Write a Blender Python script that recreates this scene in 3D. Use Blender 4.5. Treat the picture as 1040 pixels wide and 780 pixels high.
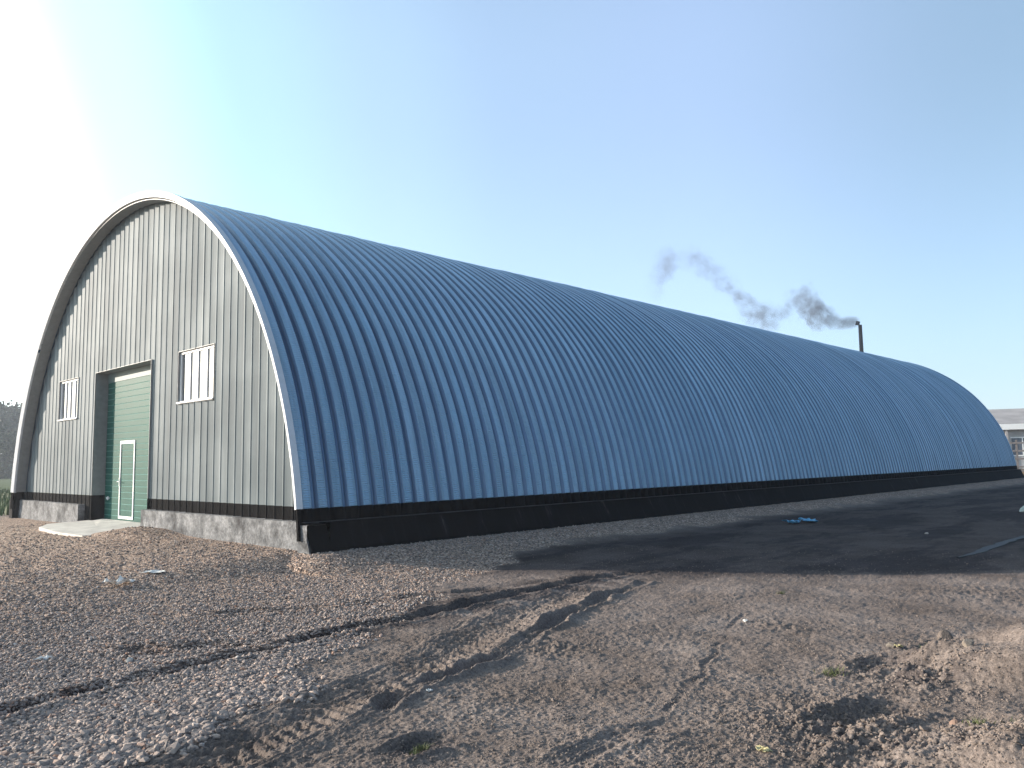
import bpy, math, random
import numpy as np
from mathutils import Matrix, Vector

rng = np.random.default_rng(7)
random.seed(7)
S = bpy.context.scene
for o in list(bpy.data.objects):
    bpy.data.objects.remove(o)

# ------------------------------------------------------------------ camera
CAM = (11.795, -7.287, 1.5)
cam_d = bpy.data.cameras.new('camera')
cam = bpy.data.objects.new('camera', cam_d)
S.collection.objects.link(cam)
rx = (0.7173, 0.6966, -0.01466)
dn = (-0.07685, 0.05820, -0.99534)
fw = (-0.69251, 0.71509, 0.09528)
M = Matrix(((rx[0], -dn[0], -fw[0], CAM[0]),
            (rx[1], -dn[1], -fw[1], CAM[1]),
            (rx[2], -dn[2], -fw[2], CAM[2]), (0, 0, 0, 1)))
cam.matrix_world = M
cam_d.sensor_width = 36
cam_d.lens = 36 * 810.96 / 1040
cam_d.clip_end = 6000
cam_d.clip_start = 0.05
S.camera = cam

# ------------------------------------------------------------------ world, sun, exposure
SUN_EL = math.radians(13.0)
sh = Vector((0.85, 0.53)).normalized()          # direction shadows fall on the ground
sun_dir = Vector((-sh.x * math.cos(SUN_EL), -sh.y * math.cos(SUN_EL), math.sin(SUN_EL)))
W = bpy.data.worlds.new('World')
S.world = W
W.use_nodes = True
nt = W.node_tree
nt.nodes.clear()
out = nt.nodes.new('ShaderNodeOutputWorld')
sky = nt.nodes.new('ShaderNodeTexSky')
sky.sky_type = 'NISHITA'
sky.sun_disc = False
sky.sun_elevation = SUN_EL
sky.sun_rotation = math.atan2(sun_dir.x, sun_dir.y)
sky.air_density = 1.0
sky.dust_density = 0.6
sky.ozone_density = 2.2
bg = nt.nodes.new('ShaderNodeBackground')
bg.inputs['Strength'].default_value = 0.08
nt.links.new(sky.outputs[0], bg.inputs['Color'])
# glow added to the sky: bright around the sun and towards the horizon
tc = nt.nodes.new('ShaderNodeTexCoord')
dotn = nt.nodes.new('ShaderNodeVectorMath'); dotn.operation = 'DOT_PRODUCT'
gd = Vector((sun_dir.x, sun_dir.y, 0.03)).normalized()
dotn.inputs[1].default_value = gd
nt.links.new(tc.outputs['Generated'], dotn.inputs[0])
mad = nt.nodes.new('ShaderNodeMath'); mad.operation = 'MULTIPLY_ADD'; mad.inputs[1].default_value = .5; mad.inputs[2].default_value = .5
nt.links.new(dotn.outputs['Value'], mad.inputs[0])
rmp = nt.nodes.new('ShaderNodeValToRGB')
nt.links.new(mad.outputs[0], rmp.inputs[0])
cr = rmp.color_ramp
cr.interpolation = 'EASE'
cr.elements[0].position = 0.0; cr.elements[0].color = (0.005, 0.01, 0.02, 1)
cr.elements[1].position = 1.0; cr.elements[1].color = (1.4, 1.4, 1.3, 1)
for p, c in ((0.25, (0.01, 0.02, 0.05, 1)), (0.33, (0.12, 0.17, 0.22, 1)), (0.5, (0.19, 0.25, 0.36, 1)), (0.60, (0.185, 0.25, 0.34, 1)), (0.67, (0.21, 0.29, 0.37, 1)), (0.74, (0.23, 0.35, 0.42, 1)), (0.80, (0.34, 0.56, 0.54, 1)), (0.86, (0.95, 1.05, 1.0, 1))):
    e = cr.elements.new(p); e.color = c
bg2 = nt.nodes.new('ShaderNodeBackground')
bg2.inputs['Strength'].default_value = 1.0
sxyz = nt.nodes.new('ShaderNodeSeparateXYZ'); nt.links.new(tc.outputs['Generated'], sxyz.inputs[0])
zen = nt.nodes.new('ShaderNodeMapRange'); zen.interpolation_type = 'SMOOTHSTEP'
zen.inputs['From Min'].default_value = .45; zen.inputs['From Max'].default_value = .9; zen.inputs['To Min'].default_value = 1; zen.inputs['To Max'].default_value = .3  # added glow cut overhead to darken the upper roof and shaded ground
nt.links.new(sxyz.outputs['Z'], zen.inputs['Value'])
vm = nt.nodes.new('ShaderNodeVectorMath'); vm.operation = 'SCALE'
nt.links.new(rmp.outputs[0], vm.inputs[0]); nt.links.new(zen.outputs[0], vm.inputs['Scale'])
hor = nt.nodes.new('ShaderNodeMapRange'); hor.interpolation_type = 'SMOOTHSTEP'
hor.inputs['From Min'].default_value = .0; hor.inputs['From Max'].default_value = .42; hor.inputs['To Min'].default_value = 1; hor.inputs['To Max'].default_value = 0
nt.links.new(sxyz.outputs['Z'], hor.inputs['Value'])
hv = nt.nodes.new('ShaderNodeVectorMath'); hv.operation = 'SCALE'; hv.inputs[0].default_value = (.06, .09, .15)  # horizon glow added to brighten the lower roof
nt.links.new(hor.outputs[0], hv.inputs['Scale'])
va_ = nt.nodes.new('ShaderNodeVectorMath'); va_.operation = 'ADD'
nt.links.new(vm.outputs[0], va_.inputs[0]); nt.links.new(hv.outputs[0], va_.inputs[1])
nt.links.new(va_.outputs[0], bg2.inputs['Color'])
add = nt.nodes.new('ShaderNodeAddShader')
nt.links.new(bg.outputs[0], add.inputs[0])
nt.links.new(bg2.outputs[0], add.inputs[1])
nt.links.new(add.outputs[0], out.inputs[0])

sl = bpy.data.lights.new('sun', 'SUN')
sl.energy = 5.0
sl.angle = math.radians(0.6)
sl.color = (1.0, 0.87, 0.74)
so = bpy.data.objects.new('sun', sl)
so.rotation_euler = sun_dir.to_track_quat('Z', 'Y').to_euler()
S.collection.objects.link(so)

S.view_settings.view_transform = 'Standard'
S.view_settings.look = 'None'
S.view_settings.exposure = 0.85
S.view_settings.gamma = 1.0
S.render.engine = 'CYCLES'
S.cycles.max_bounces = 6
S.cycles.volume_bounces = 0

# ------------------------------------------------------------------ helpers
def tag(o, label=None, cat=None, group=None, kind=None):
    if label: o['label'] = label
    if cat: o['category'] = cat
    if group: o['group'] = group
    if kind: o['kind'] = kind
    return o

def mesh_obj(name, verts, faces, mat, parent=None, smooth=False, matidx=None):
    me = bpy.data.meshes.new(name)
    me.from_pydata([tuple(v) for v in verts], [], faces)
    if isinstance(mat, (list, tuple)):
        for m in mat: me.materials.append(m)
    else:
        me.materials.append(mat)
    if matidx is not None:
        me.polygons.foreach_set('material_index', matidx)
    if smooth: me.polygons.foreach_set('use_smooth', [True] * len(me.polygons))
    me.update()
    o = bpy.data.objects.new(name, me)
    S.collection.objects.link(o)
    if parent: o.parent = parent
    return o

def np_mesh(name, V, F, mat, smooth=False):
    """V (n,3), F (m,k)"""
    me = bpy.data.meshes.new(name)
    k = F.shape[1]
    me.vertices.add(len(V)); me.vertices.foreach_set('co', V.astype(np.float32).ravel())
    me.loops.add(F.size); me.loops.foreach_set('vertex_index', F.astype(np.int32).ravel())
    me.polygons.add(len(F)); me.polygons.foreach_set('loop_start', np.arange(0, F.size, k, dtype=np.int32))
    me.polygons.foreach_set('use_smooth', np.full(len(F), smooth))
    me.materials.append(mat)
    me.update(calc_edges=True)
    me.validate()
    return me

def link(name, me, parent=None):
    o = bpy.data.objects.new(name, me)
    S.collection.objects.link(o)
    if parent: o.parent = parent
    return o

class MB:
    def __init__(s): s.v = []; s.f = []
    def box(s, x0, x1, y0, y1, z0, z1):
        b = len(s.v)
        s.v += [(x, y, z) for z in (z0, z1) for y in (y0, y1) for x in (x0, x1)]
        for q in ((0, 2, 3, 1), (4, 5, 7, 6), (0, 1, 5, 4), (2, 6, 7, 3), (0, 4, 6, 2), (1, 3, 7, 5)):
            s.f.append(tuple(b + i for i in q))
        return s
    def poly(s, pts):
        b = len(s.v); s.v += [tuple(p) for p in pts]; s.f.append(tuple(range(b, b + len(pts)))); return s
    def tube(s, pts, rad, n=8, cap=True, up=None):
        b = len(s.v); pts = [Vector(p) for p in pts]
        for i, p in enumerate(pts):
            d = (pts[min(i + 1, len(pts) - 1)] - pts[max(i - 1, 0)]).normalized()
            a = (up - d * up.dot(d)).normalized() if up else d.orthogonal().normalized(); c = d.cross(a)
            r = rad[i] if isinstance(rad, (list, tuple)) else rad
            for k in range(n):
                t = 2 * math.pi * k / n
                s.v.append(tuple(p + (a * math.cos(t) + c * math.sin(t)) * r))
        for i in range(len(pts) - 1):
            for k in range(n):
                s.f.append((b + i * n + k, b + i * n + (k + 1) % n, b + (i + 1) * n + (k + 1) % n, b + (i + 1) * n + k))
        if cap:
            s.f.append(tuple(b + k for k in range(n))[::-1])
            s.f.append(tuple(b + (len(pts) - 1) * n + k for k in range(n)))
        return s
    def build(s, name, mat, parent=None, smooth=False, bevel=0):
        o = mesh_obj(name, s.v, s.f, mat, parent, smooth)
        if bevel:
            m = o.modifiers.new('bevel', 'BEVEL'); m.width = bevel; m.segments = 2; m.limit_method = 'ANGLE'
        return o

def empty(name, loc=(0, 0, 0), label=None, cat=None, group=None):
    o = bpy.data.objects.new(name, None)
    o.location = loc
    o.empty_display_size = 0.3
    S.collection.objects.link(o)
    return tag(o, label, cat, group)

# ---- numpy noise
_perm = np.random.default_rng(3).permutation(65536).astype(np.int64)
def _h(ix, iy, s):
    return _perm[(_perm[(ix * 73 + s * 911) & 65535] + iy * 37) & 65535]
def perlin(x, y, s=0):
    x0 = np.floor(x).astype(np.int64); y0 = np.floor(y).astype(np.int64)
    fx = x - x0; fy = y - y0
    u = fx * fx * fx * (fx * (fx * 6 - 15) + 10); v = fy * fy * fy * (fy * (fy * 6 - 15) + 10)
    def g(ix, iy, dx, dy):
        a = _h(ix, iy, s) * (2 * math.pi / 65536)
        return np.cos(a) * dx + np.sin(a) * dy
    n00 = g(x0, y0, fx, fy); n10 = g(x0 + 1, y0, fx - 1, fy)
    n01 = g(x0, y0 + 1, fx, fy - 1); n11 = g(x0 + 1, y0 + 1, fx - 1, fy - 1)
    return ((n00 * (1 - u) + n10 * u) * (1 - v) + (n01 * (1 - u) + n11 * u) * v) * 1.5
def worley(x, y, s=0):
    x0 = np.floor(x).astype(np.int64); y0 = np.floor(y).astype(np.int64)
    d = np.full(x.shape, 9.0)
    for i in (-1, 0, 1):
        for j in (-1, 0, 1):
            h1 = _h(x0 + i, y0 + j, s) / 65536.; h2 = _h(x0 + i, y0 + j, s + 5) / 65536.
            d = np.minimum(d, (x0 + i + h1 - x) ** 2 + (y0 + j + h2 - y) ** 2)
    return np.sqrt(d)
def sstep(a, b, x):
    t = np.clip((x - a) / (b - a), 0, 1); return t * t * (3 - 2 * t)

def seg_field(x, y, pts):
    """distance to polyline, arc parameter, signed side"""
    best = np.full(x.shape, 1e9); arc = np.zeros(x.shape); side = np.zeros(x.shape)
    a0 = 0
    tot = sum(math.dist(pts[i], pts[i + 1]) for i in range(len(pts) - 1))
    for i in range(len(pts) - 1):
        ax, ay = pts[i]; bx, by = pts[i + 1]
        dx, dy = bx - ax, by - ay; L = math.hypot(dx, dy)
        t = np.clip(((x - ax) * dx + (y - ay) * dy) / (L * L), 0, 1)
        ex = x - ax - t * dx; ey = y - ay - t * dy
        d = np.hypot(ex, ey)
        m = d < best
        best = np.where(m, d, best); arc = np.where(m, a0 + t * L, arc)
        side = np.where(m, np.sign(dx * ey - dy * ex), side)
        a0 += L
    end = np.minimum(arc, tot - arc)
    return best, arc, side, end

# ---- layout measured on the ground: bearings from where the photographer stood
def ground_pt(px, py, z=-0.2):
    c = [(px - 520), (py - 390), 810.96]
    r = [rx[i] * c[0] + dn[i] * c[1] + fw[i] * c[2] for i in range(3)]
    t = (z - CAM[2]) / r[2]
    return (CAM[0] + r[0] * t, CAM[1] + r[1] * t)

RUTS = [  # points, half width, depth, berm, damp, tread
 ([(-60, 735), (0, 728), (50, 712), (135, 691), (202, 675), (269, 659), (350, 639), (417, 627), (525, 602), (590, 589), (700, 570)], .13, .085, .03, 1.0, 0),
 ([(115, 656), (160, 662), (215, 655), (270, 659)], .16, .07, .03, 1.0, 0),
 ([(185, 626), (249, 622), (350, 616), (450, 603), (520, 595)], .13, .035, .015, .7, 0),
 ([(377, 727), (434, 690), (495, 671), (552, 639), (579, 622), (623, 601), (660, 588)], .085, .075, .05, .35, 0),
 ([(160, 800), (230, 767), (300, 737), (360, 707), (430, 678), (480, 650), (540, 619), (600, 596)], .22, .035, .02, .15, 1),
 ([(752, 620), (736, 648), (713, 684), (700, 697), (670, 735)], .03, .012, .006, .35, 0),
 ([(377, 775), (430, 757), (470, 742)], .12, .06, .02, .8, 0),
 ([(812, 760), (840, 738), (880, 728), (930, 712)], .16, .10, .05, .5, 0),
 ([(850, 682), (900, 680), (940, 668), (960, 650)], .12, .06, .04, .5, 0),
 ([(850, 800), (890, 765), (930, 745)], .14, .05, .02, .1, 1),
 ([(-40, 668), (30, 650), (60, 640)], .12, .02, .0, .3, 0),
 ([(560, 790), (640, 745), (700, 735)], .10, .03, .02, .2, 0),
]
RUTS = [([ground_pt(*p) for p in r[0]],) + r[1:] for r in RUTS]
GLINE = [ground_pt(*p) for p in [(60, 800), (200, 752), (300, 715), (345, 672), (380, 645), (430, 612), (500, 590), (560, 576)]]
MOUND = ground_pt(1055, 690)
MOUND2 = ground_pt(1110, 800)

def gravel_mask(x, y):
    # left of the boundary line = gravel; the bank along the wall too
    m = np.full(x.shape, -1e9)
    best, arc, side, end = seg_field(x, y, GLINE)
    sd = best * side
    wob = perlin(x * 1.3, y * 1.3, 21) * .35 + perlin(x * 5, y * 5, 22) * .12
    g = sstep(-.15, .25, sd + wob * 1.2)
    # strip along the long wall
    wid = 1.35 - .35 * sstep(4, 20, y) + 1.9 * sstep(4.5, -.3, y)
    strip = sstep(.25, -.25, x - wid + wob) * sstep(-60, -50, x)
    g = np.where(y > -.3, np.where(x > -.3, strip, g), g)
    g = np.where(x < -20, g * sstep(-27, -20, x), g)
    return np.clip(g, 0, 1)

def heights(x, y, detail=True):
    r = np.hypot(x - CAM[0], y - CAM[1])
    # level yard, banked up against the building
    yard = -.2 + .08 * perlin(x * .13, y * .13, 1) * sstep(2, 12, np.abs(x - 5) + np.abs(y + 3)) + .02 * perlin(x * .6, y * .6, 2)
    dside = np.maximum(x, 0) + 0 * y
    bank = np.where(y > -.5, np.exp(-(np.maximum(x - .25, 0) / .8) ** 2), 0)
    front = np.exp(-(np.maximum(-y - .2, 0) / 3.0) ** 2) * sstep(.6, -.6, x) * sstep(-24, -18, x)
    left_low = -.09 * sstep(-8, -16, x)
    heap = .17 * np.exp(-(((x + 6.4) / 1.0) ** 2 + ((y + .35) / .8) ** 2))
    k = np.maximum(bank * sstep(-.9, .1, y), front)
    z = yard * (1 - k) + (0.0 + left_low) * k + heap
    z = z - .1 * sstep(40, 120, r)
    G = gravel_mask(x, y)
    damp_shade = np.zeros(x.shape)
    tread_m = np.zeros(x.shape)
    near = sstep(60, 14, r)
    # spoil heap at the right
    for (mx, my), h, w in ((MOUND, .34, .66), (MOUND2, .26, .62)):
        dd = np.hypot(x - mx, y - my) + .22 * perlin(x * 2.5, y * 2.5, 31)
        b = np.exp(-(np.maximum(dd, 0) / w) ** 2)
        z = z + h * b
    for pts, hw, dep, berm, dp, tr in RUTS:
        wx = x + .07 * perlin(x * 2, y * 2, 41) + .014 * perlin(x * 12, y * 12, 42)
        wy = y + .07 * perlin(x * 2, y * 2, 43) + .014 * perlin(x * 12, y * 12, 44)
        d, arc, side, end = seg_field(wx, wy, pts)
        fade = sstep(0, .35, end + .02)
        vary = np.clip(.68 + .8 * perlin(arc * 1.9, arc * 0 + dep * 100, 45) + .5 * perlin(arc * 6, arc * 0 + dep * 70, 46) + .35 * perlin(x * 9, y * 9, 47), .15, 1.3)
        core = np.exp(-(d / hw) ** 2.6)
        bm = np.exp(-((d - hw * 1.45) / (hw * .45)) ** 2)
        z = z - .62 * dep * core * fade * vary + .8 * berm * bm * fade * vary
        # scrape lines drawn along the track
        sd_ = d * side
        wide = np.exp(-(d / (hw * 2.6)) ** 2) * fade * (dep > .014)
        z = z + wide * (.011 * perlin(sd_ * 26, arc * 1.5, 48) + .007 * perlin(sd_ * 60, arc * 4, 49))
        damp_shade = np.maximum(damp_shade, dp * np.exp(-(d / (hw * 1.6)) ** 2) * fade * np.clip(vary + .35, 0, 1))
        if tr:
            lug = np.clip(np.sin(2 * math.pi * (arc / .115 + d / .25)) * 2.2, -1, 1) * np.clip(1.15 * vary, 0, 1)
            z = z + .016 * lug * np.exp(-(d / (hw * 1.1)) ** 6) * fade
            G = G * (1 - .8 * core * fade)
    if detail:
        dirt = 1 - G
        m1 = sstep(-.25, .45, perlin(x * .8, y * .8, 51) + .3 * perlin(x * 2.1, y * 2.1, 52))
        n1 = perlin(x * 3.1, y * 3.1, 53); n2 = perlin(x * 8, y * 8, 54); n3 = perlin(x * 19, y * 19, 55)
        n4 = perlin(x * 43, y * 43, 56)
        cl = np.clip(.55 - worley(x * 9 + n2 * .4, y * 9, 57), 0, 1) * (m1 * .9 + .1)
        cl2 = np.clip(.5 - worley(x * 22 + n3 * .4, y * 22, 58), 0, 1)
        rough_zone = np.zeros(x.shape)
        for (cx_, cy_), w in ((ground_pt(860, 740), .55), (ground_pt(930, 690), .5), (ground_pt(1000, 660), .45), (ground_pt(990, 770), .5), (ground_pt(560, 660), .3), (ground_pt(790, 635), .25), (ground_pt(1010, 600), .6)):
            rough_zone = np.maximum(rough_zone, np.exp(-(((x - cx_) ** 2 + (y - cy_) ** 2) / w ** 2)))
        amp = 1 + 1.5 * rough_zone
        z = z + dirt * near * (.010 * n1 + amp * (.006 * n2 + .0058 * n3 + .0042 * n4 + .020 * cl * (.3 + rough_zone) + .010 * cl2 * (.4 + m1)))
        z = z + G * near * (.006 * n1 + .004 * n2 + .006 * cl2 + .003 * n3)
        z = z + (1 - near) * .02 * n1
    return z, G, damp_shade

# ------------------------------------------------------------------ materials
def new_mat(name):
    m = bpy.data.materials.new(name); m.use_nodes = True
    n = m.node_tree
    return m, n, n.nodes['Principled BSDF']

def simple(name, col, rough=.6, metal=0., spec=.5, noise=0., nscale=8., bump=0., bscale=60.):
    m, n, b = new_mat(name)
    b.inputs['Base Color'].default_value = (*col, 1)
    b.inputs['Roughness'].default_value = rough
    b.inputs['Metallic'].default_value = metal
    b.inputs['Specular IOR Level'].default_value = spec
    if noise or bump:
        tc = n.nodes.new('ShaderNodeTexCoord')
        if noise:
            t = n.nodes.new('ShaderNodeTexNoise'); t.inputs['Scale'].default_value = nscale; t.inputs['Detail'].default_value = 6
            n.links.new(tc.outputs['Object'], t.inputs['Vector'])
            r = n.nodes.new('ShaderNodeMapRange')
            r.inputs['From Min'].default_value = .3; r.inputs['From Max'].default_value = .7
            r.inputs['To Min'].default_value = 1 - noise; r.inputs['To Max'].default_value = 1 + noise
            n.links.new(t.outputs['Fac'], r.inputs['Value'])
            v = n.nodes.new('ShaderNodeVectorMath'); v.operation = 'SCALE'
            v.inputs[0].default_value = col
            n.links.new(r.outputs[0], v.inputs['Scale'])
            n.links.new(v.outputs[0], b.inputs['Base Color'])
        if bump:
            t = n.nodes.new('ShaderNodeTexNoise'); t.inputs['Scale'].default_value = bscale; t.inputs['Detail'].default_value = 5
            n.links.new(tc.outputs['Object'], t.inputs['Vector'])
            bp = n.nodes.new('ShaderNodeBump'); bp.inputs['Strength'].default_value = bump; bp.inputs['Distance'].default_value = .02
            n.links.new(t.outputs['Fac'], bp.inputs['Height']); n.links.new(bp.outputs[0], b.inputs['Normal'])
    return m

def N(n, typ, **kw):
    x = n.nodes.new(typ)
    for k, v in kw.items():
        if k in x.inputs: x.inputs[k].default_value = v
        else: setattr(x, k, v)
    return x

def mixc(n, fac, a, b):
    x = n.nodes.new('ShaderNodeMix'); x.data_type = 'RGBA'
    for sck, val in ((x.inputs[0], fac), (x.inputs[6], a), (x.inputs[7], b)):
        if hasattr(val, 'links') or hasattr(val, 'is_linked'): n.links.new(val, sck)
        else: sck.default_value = val if isinstance(val, float) else (*val, 1)
    return x.outputs[2]

def ramp(n, src, stops):
    r = n.nodes.new('ShaderNodeValToRGB'); n.links.new(src, r.inputs[0])
    c = r.color_ramp
    c.elements[0].position, c.elements[0].color = stops[0][0], (*stops[0][1], 1)
    c.elements[1].position, c.elements[1].color = stops[-1][0], (*stops[-1][1], 1)
    for p, col in stops[1:-1]:
        e = c.elements.new(p); e.color = (*col, 1)
    return r.outputs[0]

def g3(v): return (v, v, v)

# ground
mg, n, b = new_mat('ground_mat')
tc = n.nodes.new('ShaderNodeTexCoord'); P = tc.outputs['Object']
aG = N(n, 'ShaderNodeAttribute', attribute_name='gravel').outputs['Fac']
aD = N(n, 'ShaderNodeAttribute', attribute_name='damp_shade').outputs['Fac']
aV = N(n, 'ShaderNodeAttribute', attribute_name='green').outputs['Fac']
def noise(scale, detail=6, rough=.6):
    t = N(n, 'ShaderNodeTexNoise', Scale=scale, Detail=float(detail), Roughness=rough)
    n.links.new(P, t.inputs['Vector']); return t.outputs['Fac']
dirt = ramp(n, noise(1.1, 8), [(.28, (.140, .110, .092)), (.5, (.212, .172, .148)), (.72, (.285, .236, .206))])
fine = ramp(n, noise(42, 6, .78), [(.36, g3(.50)), (.5, g3(1.0)), (.66, g3(1.5))])
mm = n.nodes.new('ShaderNodeMix'); mm.data_type = 'RGBA'; mm.blend_type = 'MULTIPLY'; mm.inputs[0].default_value = 1
n.links.new(dirt, mm.inputs[6]); n.links.new(fine, mm.inputs[7]); dirtc = mm.outputs[2]
vor = N(n, 'ShaderNodeTexVoronoi', Scale=34.0); n.links.new(P, vor.inputs['Vector'])
sep = n.nodes.new('ShaderNodeSeparateColor'); n.links.new(vor.outputs['Color'], sep.inputs[0])
grav = ramp(n, sep.outputs[0], [(0., (.07, .06, .055)), (.3, (.17, .14, .118)), (.6, (.29, .235, .19)), (.85, (.42, .32, .25)), (1., (.60, .53, .46))])
gtone = ramp(n, noise(.45, 4), [(.3, (1.2, 1.14, 1.12)), (.7, (1.5, 1.34, 1.25))])
mm2 = n.nodes.new('ShaderNodeMix'); mm2.data_type = 'RGBA'; mm2.blend_type = 'MULTIPLY'; mm2.inputs[0].default_value = 1
n.links.new(grav, mm2.inputs[6]); n.links.new(gtone, mm2.inputs[7])
col = mixc(n, aG, dirtc, mm2.outputs[2])
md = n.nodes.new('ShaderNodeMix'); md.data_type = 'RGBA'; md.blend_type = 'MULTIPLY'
n.links.new(aD, md.inputs[0]); n.links.new(col, md.inputs[6]); md.inputs[7].default_value = (.20, .20, .24, 1)  # damp soil and the painted yard shadow darken through one mask
green = ramp(n, noise(6, 6), [(.3, (.035, .055, .014)), (.6, (.075, .115, .03)), (.8, (.13, .14, .06))])
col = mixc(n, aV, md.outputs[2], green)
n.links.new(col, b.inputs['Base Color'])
b.inputs['Roughness'].default_value = .95
b.inputs['Specular IOR Level'].default_value = .15
b1 = N(n, 'ShaderNodeBump', Strength=.8, Distance=.016); n.links.new(noise(55, 5, .7), b1.inputs['Height'])
inv = N(n, 'ShaderNodeMath', operation='MULTIPLY'); inv.inputs[1].default_value = -1; n.links.new(vor.outputs['Distance'], inv.inputs[0])
gm = N(n, 'ShaderNodeMath', operation='MULTIPLY'); n.links.new(inv.outputs[0], gm.inputs[0]); n.links.new(aG, gm.inputs[1])
b2 = N(n, 'ShaderNodeBump', Strength=.9, Distance=.025); n.links.new(gm.outputs[0], b2.inputs['Height']); n.links.new(b1.outputs[0], b2.inputs['Normal'])
n.links.new(b2.outputs[0], b.inputs['Normal'])

# stones: colour per stone
ms, n, b = new_mat('stone_mat')
at = N(n, 'ShaderNodeAttribute', attribute_name='tone').outputs['Fac']
c = ramp(n, at, [(0., (.08, .07, .066)), (.25, (.20, .17, .155)), (.55, (.36, .295, .255)), (.8, (.50, .39, .32)), (.9, (.34, .20, .14)), (1., (.72, .66, .60))])
n.links.new(c, b.inputs['Base Color']); b.inputs['Roughness'].default_value = .85; b.inputs['Specular IOR Level'].default_value = .25

# galvanised roof
mr, n, b = new_mat('roof_metal')
tc = n.nodes.new('ShaderNodeTexCoord')
uv = N(n, 'ShaderNodeAttribute', attribute_name='arc').outputs['Fac']
cst = N(n, 'ShaderNodeAttribute', attribute_name='crest').outputs['Fac']
pan = N(n, 'ShaderNodeAttribute', attribute_name='panel').outputs['Fac']
mu = N(n, 'ShaderNodeMath', operation='MULTIPLY'); mu.inputs[1].default_value = 2 * math.pi / .042; n.links.new(uv, mu.inputs[0])
sn = N(n, 'ShaderNodeMath', operation='SINE'); n.links.new(mu.outputs[0], sn.inputs[0])
ml = N(n, 'ShaderNodeMath', operation='MULTIPLY'); n.links.new(sn.outputs[0], ml.inputs[0]); n.links.new(cst, ml.inputs[1])
bp = N(n, 'ShaderNodeBump', Strength=.9, Distance=.006); n.links.new(ml.outputs[0], bp.inputs['Height'])
no = N(n, 'ShaderNodeTexNoise', Scale=1.3, Detail=5.0); n.links.new(tc.outputs['Object'], no.inputs['Vector'])
bp2 = N(n, 'ShaderNodeBump', Strength=.25, Distance=.03); n.links.new(no.outputs['Fac'], bp2.inputs['Height']); n.links.new(bp.outputs[0], bp2.inputs['Normal'])
n.links.new(bp2.outputs[0], b.inputs['Normal'])
c = ramp(n, pan, [(0., (.27, .47, .64)), (1., (.40, .61, .79))])
mps = n.nodes.new('ShaderNodeMapping'); mps.inputs['Scale'].default_value = (.25, 3.0, .25); n.links.new(tc.outputs['Object'], mps.inputs['Vector'])
nst = N(n, 'ShaderNodeTexNoise', Scale=1.5, Detail=6.0, Roughness=.65); n.links.new(mps.outputs[0], nst.inputs['Vector'])
dust = ramp(n, nst.outputs['Fac'], [(.35, g3(.82)), (.65, g3(1.15))])
mq = n.nodes.new('ShaderNodeMix'); mq.data_type = 'RGBA'; mq.blend_type = 'MULTIPLY'; mq.inputs[0].default_value = 1
n.links.new(c, mq.inputs[6]); n.links.new(dust, mq.inputs[7])
grv = mixc(n, cst, (.095, .155, .24), mq.outputs[2])  # groove colour darkened: shade of the recesses put into the metal
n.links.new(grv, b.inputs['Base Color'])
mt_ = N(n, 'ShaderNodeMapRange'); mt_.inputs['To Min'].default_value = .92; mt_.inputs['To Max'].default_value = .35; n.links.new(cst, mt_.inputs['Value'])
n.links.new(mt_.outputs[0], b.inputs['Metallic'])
b.inputs['Coat Weight'].default_value = .35; b.inputs['Coat Roughness'].default_value = .25
rr = N(n, 'ShaderNodeMapRange'); rr.inputs['To Min'].default_value = .30; rr.inputs['To Max'].default_value = .48; n.links.new(no.outputs['Fac'], rr.inputs['Value'])
n.links.new(rr.outputs[0], b.inputs['Roughness'])

# gable sheet: dusty galvanised steel with streaks
mw, n, b = new_mat('gable_metal')
tc = n.nodes.new('ShaderNodeTexCoord')
mp = n.nodes.new('ShaderNodeMapping'); mp.inputs['Scale'].default_value = (3.6, 3.6, .13); n.links.new(tc.outputs['Object'], mp.inputs['Vector'])
no = N(n, 'ShaderNodeTexNoise', Scale=1.0, Detail=6.0); n.links.new(mp.outputs[0], no.inputs['Vector'])
no2 = N(n, 'ShaderNodeTexNoise', Scale=.7, Detail=3.0); n.links.new(tc.outputs['Object'], no2.inputs['Vector'])
ad = N(n, 'ShaderNodeMath', operation='ADD'); n.links.new(no.outputs['Fac'], ad.inputs[0]); n.links.new(no2.outputs['Fac'], ad.inputs[1])
hf = N(n, 'ShaderNodeMath', operation='MULTIPLY'); hf.inputs[1].default_value = .5; n.links.new(ad.outputs[0], hf.inputs[0])
c = ramp(n, hf.outputs[0], [(.38, (.088, .115, .127)), (.5, (.126, .158, .170)), (.62, (.195, .228, .238))])
n.links.new(c, b.inputs['Base Color']); b.inputs['Metallic'].default_value = .15; b.inputs['Roughness'].default_value = .62; b.inputs['Specular IOR Level'].default_value = .3

m_trim = simple('trim_metal', (.68, .70, .72), .45, .1, noise=.06)
m_trim_in = simple('trim_dull', (.24, .25, .25), .6, .3, noise=.1)
m_tar = simple('bitumen_paint', (.004, .004, .005), .85, spec=.08, noise=.4, nscale=6, bump=.3, bscale=40)
m_dark = simple('dark_inside', (.02, .02, .02), .9)

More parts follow.
